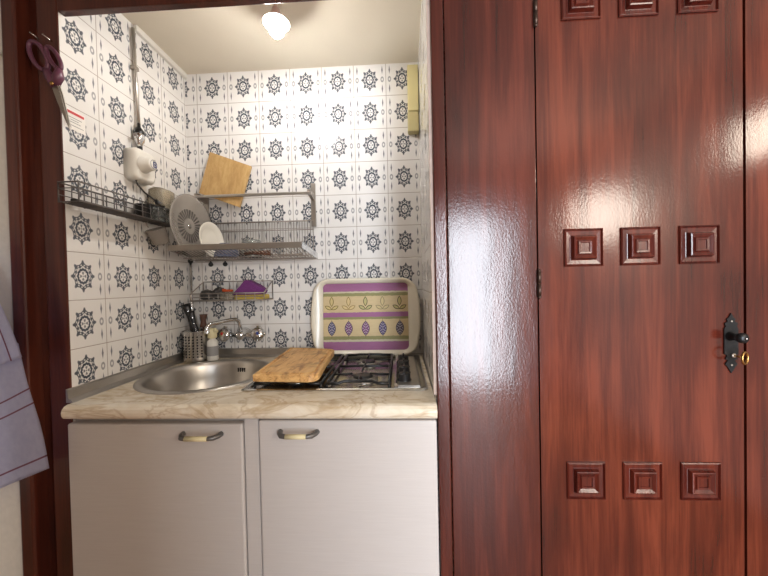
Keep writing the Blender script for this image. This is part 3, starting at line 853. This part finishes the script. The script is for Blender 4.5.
# plates and glasses in the dish rack
def disc(name, label, cat, c, R, prof, mat, normal, n=48):
    d = Vector(normal).normalized()
    o = obj(name, MB().lathe([(r*R, h) for r, h in prof], c, d, n), mat, loc=c); tag(o, label, cat); return o
pc_ = Vector((.097, -.150, 1.512)); pn_ = Vector((1, -.06, .05)).normalized(); PR = .134
pl = thing('glass_platter', 'large round smoky glass platter with radial ribs standing in the dish rack', 'platter', pc_)
obj('dish', MB().lathe([(r*PR, hh) for r, hh in ((0, 0), (.52, 0), (.58, .004), (.70, .006), (.74, .010), (.90, .014), (.94, .018), (1, .019), (1, .022), (.93, .022), (.88, .018), (.74, .014), (.69, .010), (.57, .008), (.52, .004), (0, .004))], pc_, pn_, 56), 'glass_grey', pl)
rb = MB(); u_ = Vector((0, 1, 0)); u_ = (u_-pn_*u_.dot(pn_)).normalized(); v_ = pn_.cross(u_)
for k in range(26):
    a = 2*PI*k/26; d = u_*math.cos(a)+v_*math.sin(a); t = pn_.cross(d)
    p0, p1 = pc_+pn_*.0042+d*PR*.25, pc_+pn_*.0042+d*PR*.54
    rb.prism([p0-t*.0014, p0+t*.0014, p1+t*.0042, p1-t*.0042], pn_*.0012)
obj('radial_ribs', rb, 'dark_rib', pl)['label'] = 'ring of dark radial ribs'
obj('centre_boss', MB().lathe([(.010, .003), (.010, .006), (.006, .008), (0, .0085)], pc_, pn_, 16), 'steel_bright', pl)
PPROF = lambda d: [(0, 0), (.58, 0), (.64, .03*d), (.97, .16*d), (1.0, .17*d), (1.0, .20*d), (.95, .20*d), (.66, .07*d), (.6, .045*d), (0, .04*d)]
disc('saucer', 'white saucer standing upright beside the glass platter in the dish rack', 'saucer', (.193, -.165, 1.448), .075, [(r, h) for r, h in PPROF(.09)], 'ceramic', (1, -.12, .10))
disc('bowl', 'blue grey bowl lying upside down beside the white saucer in the dish rack', 'bowl', (.262, -.150, ZB+.003), .050, [(0, .058), (.55, .058), (.62, .054), (.9, .030), (1, 0), (.94, 0), (.85, .028), (.56, .050), (0, .052)], 'ceramic_blue', (0, 0, 1))
disc('glass_bowl', 'clear glass bowl lying upside down near the middle of the dish rack', 'bowl', (.360, -.120, ZB+.002), .054, [(0, .075), (.6, .075), (.75, .07), (.95, .035), (1, 0), (.95, 0), (.9, .035), (.7, .064), (0, .069)], 'glass', (0, 0, 1))
sp_ = MB(); 
sp_.tube([(.365, -.200, ZB+.012), (.43, -.190, ZB+.014), (.468, -.185, ZB+.014)], [.007, .008, .013], 10)
tag(obj('wooden_ladle', sp_, 'wood_brown', loc=(.42, -.19, ZB+.004)), 'brown wooden ladle lying on the base of the dish rack', 'ladle')
fk = MB().tube([(.435, -.165, ZB+.008), (.52, -.150, ZB+.007), (.592, -.142, ZB+.007)], [.0025, .003, .007], 8)
tag(obj('steel_spoon', fk, 'steel_dark', loc=(.50, -.15, ZB+.003)), 'steel spoon lying at the right end of the dish rack', 'spoon')

# corner pipe
cp = thing('water_pipe', 'thin chrome pipe running down the corner behind the cutlery holder', 'pipe', (.022, -.035, .95))
obj('pipe_tube', MB().tube([(.020, -.028, WT+.012), (.020, -.028, 1.368)], .0062, 12), 'chrome', cp)
obj('pipe_collar', MB().sphere((.020, -.028, 1.372), .012, n=14), 'black_plastic', cp)['label'] = 'black round end collar'

# ------------------------------------------------------------------ wire shelf on the left wall with its contents
ws = thing('wire_shelf', 'long dark wire shelf fixed along the left tiled wall', 'shelf', (.05, -.40, 1.506))
LY0, LY1, LX0, LX1, LZ = -.612, -.180, .014, .076, 1.506
sh = MB().box((LX0+.002, LY0+.02, LZ), (LX1-.002, LY1, LZ+.003))
obj('shelf_sheet', sh, 'rack_sheet', ws)
w = MB()
for z, r in ((LZ+.058, .0024), (LZ+.040, .0014), (LZ+.022, .0014), (LZ+.002, .0024)):
    w.tube([(LX1, LY0, z), (LX1, LY1, z), (LX0, LY1, z)], r, 7)
    w.tube([(LX0, LY0, z), (LX0, LY1, z)], r, 7)
    if z > LZ+.03: w.tube([(LX0, LY0, z), (LX1, LY0, z)], r, 7)
for k in range(12):
    y = LY0+(LY1-LY0)*k/11
    w.tube([(LX1, y, LZ+.058), (LX1, y, LZ), (LX0, y, LZ), (LX0, y, LZ+.058)], 0.0014 if k % 2 else .0018, 7)
w.tube([(.0, -.55, LZ+.02), (LX0, -.55, LZ+.02)], .002, 6).tube([(.0, -.25, LZ+.02), (LX0, -.25, LZ+.02)], .002, 6)
obj('wire_rails', w, 'wire_dark', ws)
for y in (-.565,):
    obj('clip', MB().box((LX0-.004, y-.010, LZ+.003), (LX0+.014, y+.010, LZ+.020), .002), 'black_plastic', ws)
# tubs and jugs at its far end
tb = thing('plastic_tub', 'cloudy cream plastic tub upside down on the far end of the wire shelf', 'tub', (.056, -.232, 1.51))
tbm = MB(); rg = []
for ins, z in ((0, 1.572), (0, 1.580), (.003, 1.582), (.005, 1.640), (.012, 1.647)):
    rg.append([tbm.bm.verts.new((x, y, z)) for x, y in rrect(.010+ins, -.285+ins, .080-ins, -.185-ins, .018, 5)])
for A, B in zip(rg, rg[1:]):
    for q in range(len(A)): tbm.bm.faces.new((A[q], A[(q+1) % len(A)], B[(q+1) % len(B)], B[q])).smooth = True
tbm.bm.faces.new(rg[-1])
obj('tub_shell', tbm, 'tub', tb)
obj('tub_ridge', MB().tube([(x, y, 1.577) for x, y in rrect(.009, -.286, .081, -.184, .018, 5)], .0025, 6, closed=True), 'tub', tb)
dc = thing('drinking_glass', 'clear drinking glass upside down on the wire shelf under the plastic tub', 'glass', (.056, -.262, 1.511))
obj('tumbler', MB().lathe([(.029, 0), (.0295, .0005), (.025, .058), (0, .060), (0, .056), (.022, .054), (.029, 0)], (.045, -.268, LZ+.0055), n=28), 'glass', dc)
dc2 = obj('drinking_glass', MB().lathe([(.024, 0), (.026, .0005), (.024, .056), (0, .058), (0, .052), (.024, .052), (.026, 0)], (.045, -.213, LZ+.0055), n=28), 'glass', loc=(.045, -.213, LZ+.0055))
tag(dc2, 'small clear glass upside down at the far corner of the wire shelf', 'glass')
# dark pot hanging under the far end of the shelf
pt = obj('drinking_cup', MB().lathe([(0, 0), (.022, 0), (.024, .004), (.028, .048), (.0295, .050), (.027, .050), (.023, .008), (0, .006)], (.045, -.333, LZ+.0056), n=24), 'black_plastic', loc=(.045, -.333, LZ+.0056))
tag(pt, 'small black cup standing on the wire shelf beside the clear glass', 'cup')

hc = thing('measuring_cup', 'smoky clear measuring cup hanging below the far end of the wire shelf', 'cup', (.046, -.262, 1.43))
obj('cup_shell', MB().lathe([(0, 0), (.026, 0), (.029, .003), (.036, .058), (.038, .060), (.035, .060), (.027, .006), (0, .005)], (.047, -.246, 1.428), (-.1, -.45, 1), 28), 'glass_grey', hc)
obj('cup_handle', MB().tube([(.043, -.310, 1.482), (.044, -.318, 1.488), (.044, -.318, 1.500), (.044, -.312, 1.5035)], .0022, 8), 'wire', hc)

# ------------------------------------------------------------------ regulator, valve and gas pipe on the left wall
rg_ = thing('gas_regulator', 'white wall box with a round knob on the left tiled wall above the wire shelf', 'regulator', (0, -.315, 1.65))
bxm = MB(); oo = rrect(-.366, 1.652, -.266, 1.772, .020, 6)
rings = []
for x, ins in ((.001, -.000), (.036, 0), (.046, .004), (.050, .012)):
    cx_, cz_ = -.316, 1.712
    rings.append([bxm.bm.verts.new((x, cx_+(y-cx_)*(1-ins/.05), cz_+(z-cz_)*(1-ins/.06))) for y, z in oo])
for A, B in zip(rings, rings[1:]):
    for q in range(len(A)): bxm.bm.faces.new((A[q], A[(q+1) % len(A)], B[(q+1) % len(B)], B[q])).smooth = True
bxm.bm.faces.new(rings[-1]); bxm.bm.faces.new(rings[0])
obj('box_body', bxm, 'white_plastic', rg_)
kn = obj('knob', MB().lathe([(.031, 0), (.030, .006), (.025, .012), (.022, .034), (.020, .039), (0, .040)], (.050, -.332, 1.712), (1, 0, 0), 28), 'white_plastic', rg_)
mk = MB(); K = .0905
for z_ in (-.009, .0, .009): mk.box((K, -.334, 1.712+z_-.0015), (K+.001, -.322, 1.712+z_+.0015))
mk.box((K, -.3355, 1.703), (K+.001, -.3325, 1.723)); mk.box((K, -.3235, 1.713), (K+.001, -.3205, 1.720)); mk.box((K, -.3235, 1.704), (K+.001, -.3205, 1.711))
rr_ = MB().lathe([(.0175, 0), (.0165, .0008), (.0155, .0008), (.0150, 0)], (.0901, -.332, 1.712), (1, 0, 0), 24)
obj('knob_mark', mk, 'blue', kn)['label'] = 'blue mark on the knob'
obj('knob_ring', rr_, 'grey_ink', kn)
gp_ = thing('gas_pipe', 'grey metal pipe down the left tiled wall from the ceiling to the valve', 'pipe', (.010, -.31, 1.9))
obj('pipe_tube', MB().tube([(.012, -.302, 1.862), (.012, -.310, 2.05), (.012, -.315, 2.236)], .0062, 12), 'steel', gp_)
obj('pipe_clip', MB().box((.000, -.322, 2.08), (.020, -.300, 2.095), .002), 'steel_dark', gp_)
vl = thing('gas_valve', 'small chrome valve with a black cap above the white wall box', 'valve', (.014, -.305, 1.78))
obj('valve_body', MB().lathe([(0, 0), (.010, 0), (.011, .010), (.017, .018), (.019, .034), (.016, .050), (.010, .056), (0, .056)], (.020, -.312, 1.790), n=20).tube([(.020, -.312, 1.822), (.030, -.345, 1.822)], .006, 10), 'chrome', vl)
obj('valve_cap', MB().lathe([(.0175, 0), (.018, .010), (.013, .018), (.006, .026), (.0055, .040), (0, .040)], (.020, -.312, 1.838), n=18), 'black_plastic', vl)
obj('valve_gland', MB().lathe([(.010, -.014), (.010, .002), (0, .002), (0, -.014)], (.020, -.312, 1.790), n=16), 'black_plastic', vl)
vl2 = None
cable = MB().tube([(.030, -.345, 1.653), (.034, -.342, 1.635), (.044, -.325, 1.612), (.055, -.300, 1.596), (.064, -.288, 1.585)], .0032, 8)
tag(obj('cable', cable, 'black_plastic', loc=(.03, -.345, 1.65)), 'short black cable hanging from the white wall box to the wire shelf', 'cable')
pl2 = MB().tube([(.060, -.292, 1.588), (.070, -.270, 1.574), (.073, -.262, 1.571)], [.008, .0095, .006], 12)
tag(obj('plug', pl2, 'black_plastic', loc=(.064, -.28, 1.575)), 'black plug at the end of the short cable beside the plastic tub', 'plug')

# sticker on the front of the left wall
st = thing('sticker', 'white sticker with a red heading on the left tiles beside the post', 'sticker', (.0005, -.545, 1.745))
obj('sheet', MB().box((.0003, -.574, 1.745), (.0009, -.508, 1.806)), 'paper', st)
obj('heading', MB().box((.0009, -.572, 1.793), (.0012, -.512, 1.801)), 'red', st)['label'] = 'red heading strip'
ln = MB()
for z, a, b in ((1.781, -.570, -.520), (1.774, -.556, -.530), (1.767, -.568, -.524), (1.757, -.570, -.515)): ln.box((.0009, a, z), (.0012, b, z+.0022))
obj('print_lines', ln, 'grey_ink', st)

# electric trunking box at the right end of the back wall
tk = thing('trunking_box', 'pale yellow plastic trunking box high in the right corner of the tiled wall', 'box', (1.078, -.02, 1.925))
obj('cover', MB().box((1.056, -.046, 2.018), (1.104, -.002, 2.222), .003), 'yellow_plastic', tk)
obj('end_piece', MB().box((1.054, -.044, 1.928), (1.1035, -.002, 2.017), .005), 'yellow_plastic_dull', tk)['label'] = 'duller yellow end piece'

# ceiling lamp with a bulb; its hood and low hang are added to even the light
LX, LY, LZB = .596, -.40, 2.134     # bulb centre
lm = thing('ceiling_lamp', 'lit bulb hanging on a short hooded holder from the niche ceiling', 'lamp', (LX, LY, ZC))
obj('ceiling_rose', MB().lathe([(0, 0), (.034, 0), (.034, -.006), (.026, -.014), (.008, -.018), (0, -.018)], (LX, LY, ZC), n=32), 'white_plastic', lm)
obj('holder', MB().lathe([(0, ZC-.012), (.007, ZC-.012), (.007, LZB+.075), (.014, LZB+.066), (.016, LZB+.052), (.044, LZB+.018), (.0455, LZB+.018), (.0165, LZB+.046), (.0165, LZB+.034), (.012, LZB+.030), (0, LZB+.030)], (LX, LY, 0), n=24), 'white_plastic', lm)
obj('bulb', MB().lathe([(0, .031), (.011, .031), (.016, .022), (.0235, .010), (.0255, -.002), (.023, -.014), (.014, -.024), (0, -.029)], (LX, LY, LZB), n=28), 'bulb', lm)['label'] = 'glowing white bulb'

# ------------------------------------------------------------------ left post: scissors on nails, hook, towel
YP = -.584
for (x, z, lab) in ((-.058, 1.998, 'thin nail in the left wooden post carrying the mauve scissors'), (-.018, 1.990, 'thin nail in the wooden post near the tile edge above the scissors')):
    tag(obj('nail', MB().tube([(x, YP+.006, z), (x-.004, YP-.022, z+.006)], .0016, 8).lathe([(0, 0), (.003, 0), (.003, .001), (0, .001)], (x-.004, YP-.022, z+.006), (-.14, -.95, .2), 10), 'steel_bright', loc=(x, YP, z)), lab, 'nail')
sc_ = thing('scissors', 'large scissors with mauve handles hanging on the left wooden post', 'scissors', (-.02, YP-.008, 1.85))
YS = YP-.010
def loop(cx, cz, a, b, rot, r):
    return [(cx+a*math.cos(t)*math.cos(rot)-b*math.sin(t)*math.sin(rot), YS, cz+a*math.cos(t)*math.sin(rot)+b*math.sin(t)*math.cos(rot)) for t in [2*PI*i/28 for i in range(28)]]
piv = Vector((-.004, YS, 1.856)); tip = Vector((.040, YS, 1.722))
d = (tip-piv).normalized(); s_ = Vector((d.z, 0, -d.x))
bl = MB().prism([piv-s_*.010-d*.02, piv+s_*.009-d*.02, piv+s_*.008+d*.05, tip+s_*.001, piv-s_*.009+d*.04], (0, -.003, 0))
obj('blade', bl, 'steel_dark', sc_)
bl = MB().prism([piv-s_*.012-d*.02+Vector((0, .003, 0)), piv+s_*.011-d*.02+Vector((0, .003, 0)), piv+s_*.004+d*.07+Vector((0, .003, 0)), tip-s_*.002-d*.006+Vector((0, .003, 0)), piv-s_*.013+d*.03+Vector((0, .003, 0))], (0, -.003, 0))
obj('blade', bl, 'steel', sc_)
hm = MB().tube(loop(-.052, 1.944, .047, .021, -1.08, 0), .0062, 10, closed=True)
hm.tube([(-.031, YS, 1.904), (-.017, YS, 1.878), (-.004, YS, 1.850)], [.008, .014, .010], 10)
obj('grip_loop', hm, 'purple_plastic', sc_)
hm = MB().tube(loop(-.004, 1.935, .038, .013, -1.05, 0), .0056, 10, closed=True)
hm.tube([(.012, YS, 1.904), (.008, YS, 1.880), (-.003, YS, 1.854)], [.007, .014, .010], 10)
obj('grip_loop', hm, 'purple_plastic', sc_)
obj('pivot_screw', MB().lathe([(0, 0), (.006, 0), (.006, .002), (.003, .004), (0, .004)], (-.002, YS-.010, 1.854), (0, -1, 0), 14), 'brass', sc_)
hk = MB().tube([(-.163, -.596, 1.952), (-.163, -.612, 1.950), (-.162, -.622, 1.940), (-.156, -.622, 1.932), (-.150, -.622, 1.940), (-.150, -.622, 1.950)], .003, 8)
tag(obj('wall_hook', hk, 'white_plastic', loc=(-.163, -.6, 1.94)), 'small white hook on the plaster wall left of the wooden post', 'hook')

tw = thing('towel', 'lilac cotton towel with thin red stripes hanging at the left edge', 'towel', (-.20, -.655, .68))
def cloth(name, P, y, fold, hemfrom):
    # P: four corners (x,z): top left, top right, bottom right, bottom left
    nu, nv = 34, 40; bm = bmesh.new(); uvl = bm.loops.layers.uv.new('UVMap'); V = {}; D = {}
    a, b, c, d = [Vector(p) for p in P]
    for i in range(nu+1):
        for k in range(nv+1):
            u, v = i/nu, k/nv
            p = (a*(1-u)+b*u)*(1-v)+(d*(1-u)+c*u)*v
            yy = y+fold*(math.sin(u*9+v*1.3)*.5+math.sin(u*17+1.2+v*2)*.25+.35*math.sin(v*7+u*3))*(0.5+.5*v)
            V[i, k] = bm.verts.new((p.x, yy, p.y))
            D[i, k] = (u, ((1-v)*((d*(1-u)+c*u)-(a*(1-u)+b*u)).length) if hemfrom == 'bottom' else (1-u)*((b*(1-v)+c*v)-(a*(1-v)+d*v)).length)
    for i in range(nu):
        for k in range(nv):
            ids = [(i, k), (i+1, k), (i+1, k+1), (i, k+1)]
            f = bm.faces.new([V[q] for q in ids]); f.smooth = True
            for lp_, q in zip(f.loops, ids): lp_[uvl].uv = D[q]
    bmesh.ops.solidify(bm, geom=list(bm.faces), thickness=.003)
    return obj(name, bm, 'towel', tw)
cloth('lower_fold', [(-.36, 1.30), (-.078, 1.10), (.004, .747), (-.36, .60)], -.652, .010, 'bottom')
cloth('upper_fold', [(-.36, 1.52), (-.186, 1.40), (-.045, 1.066), (-.36, .965)], -.668, .008, 'right')
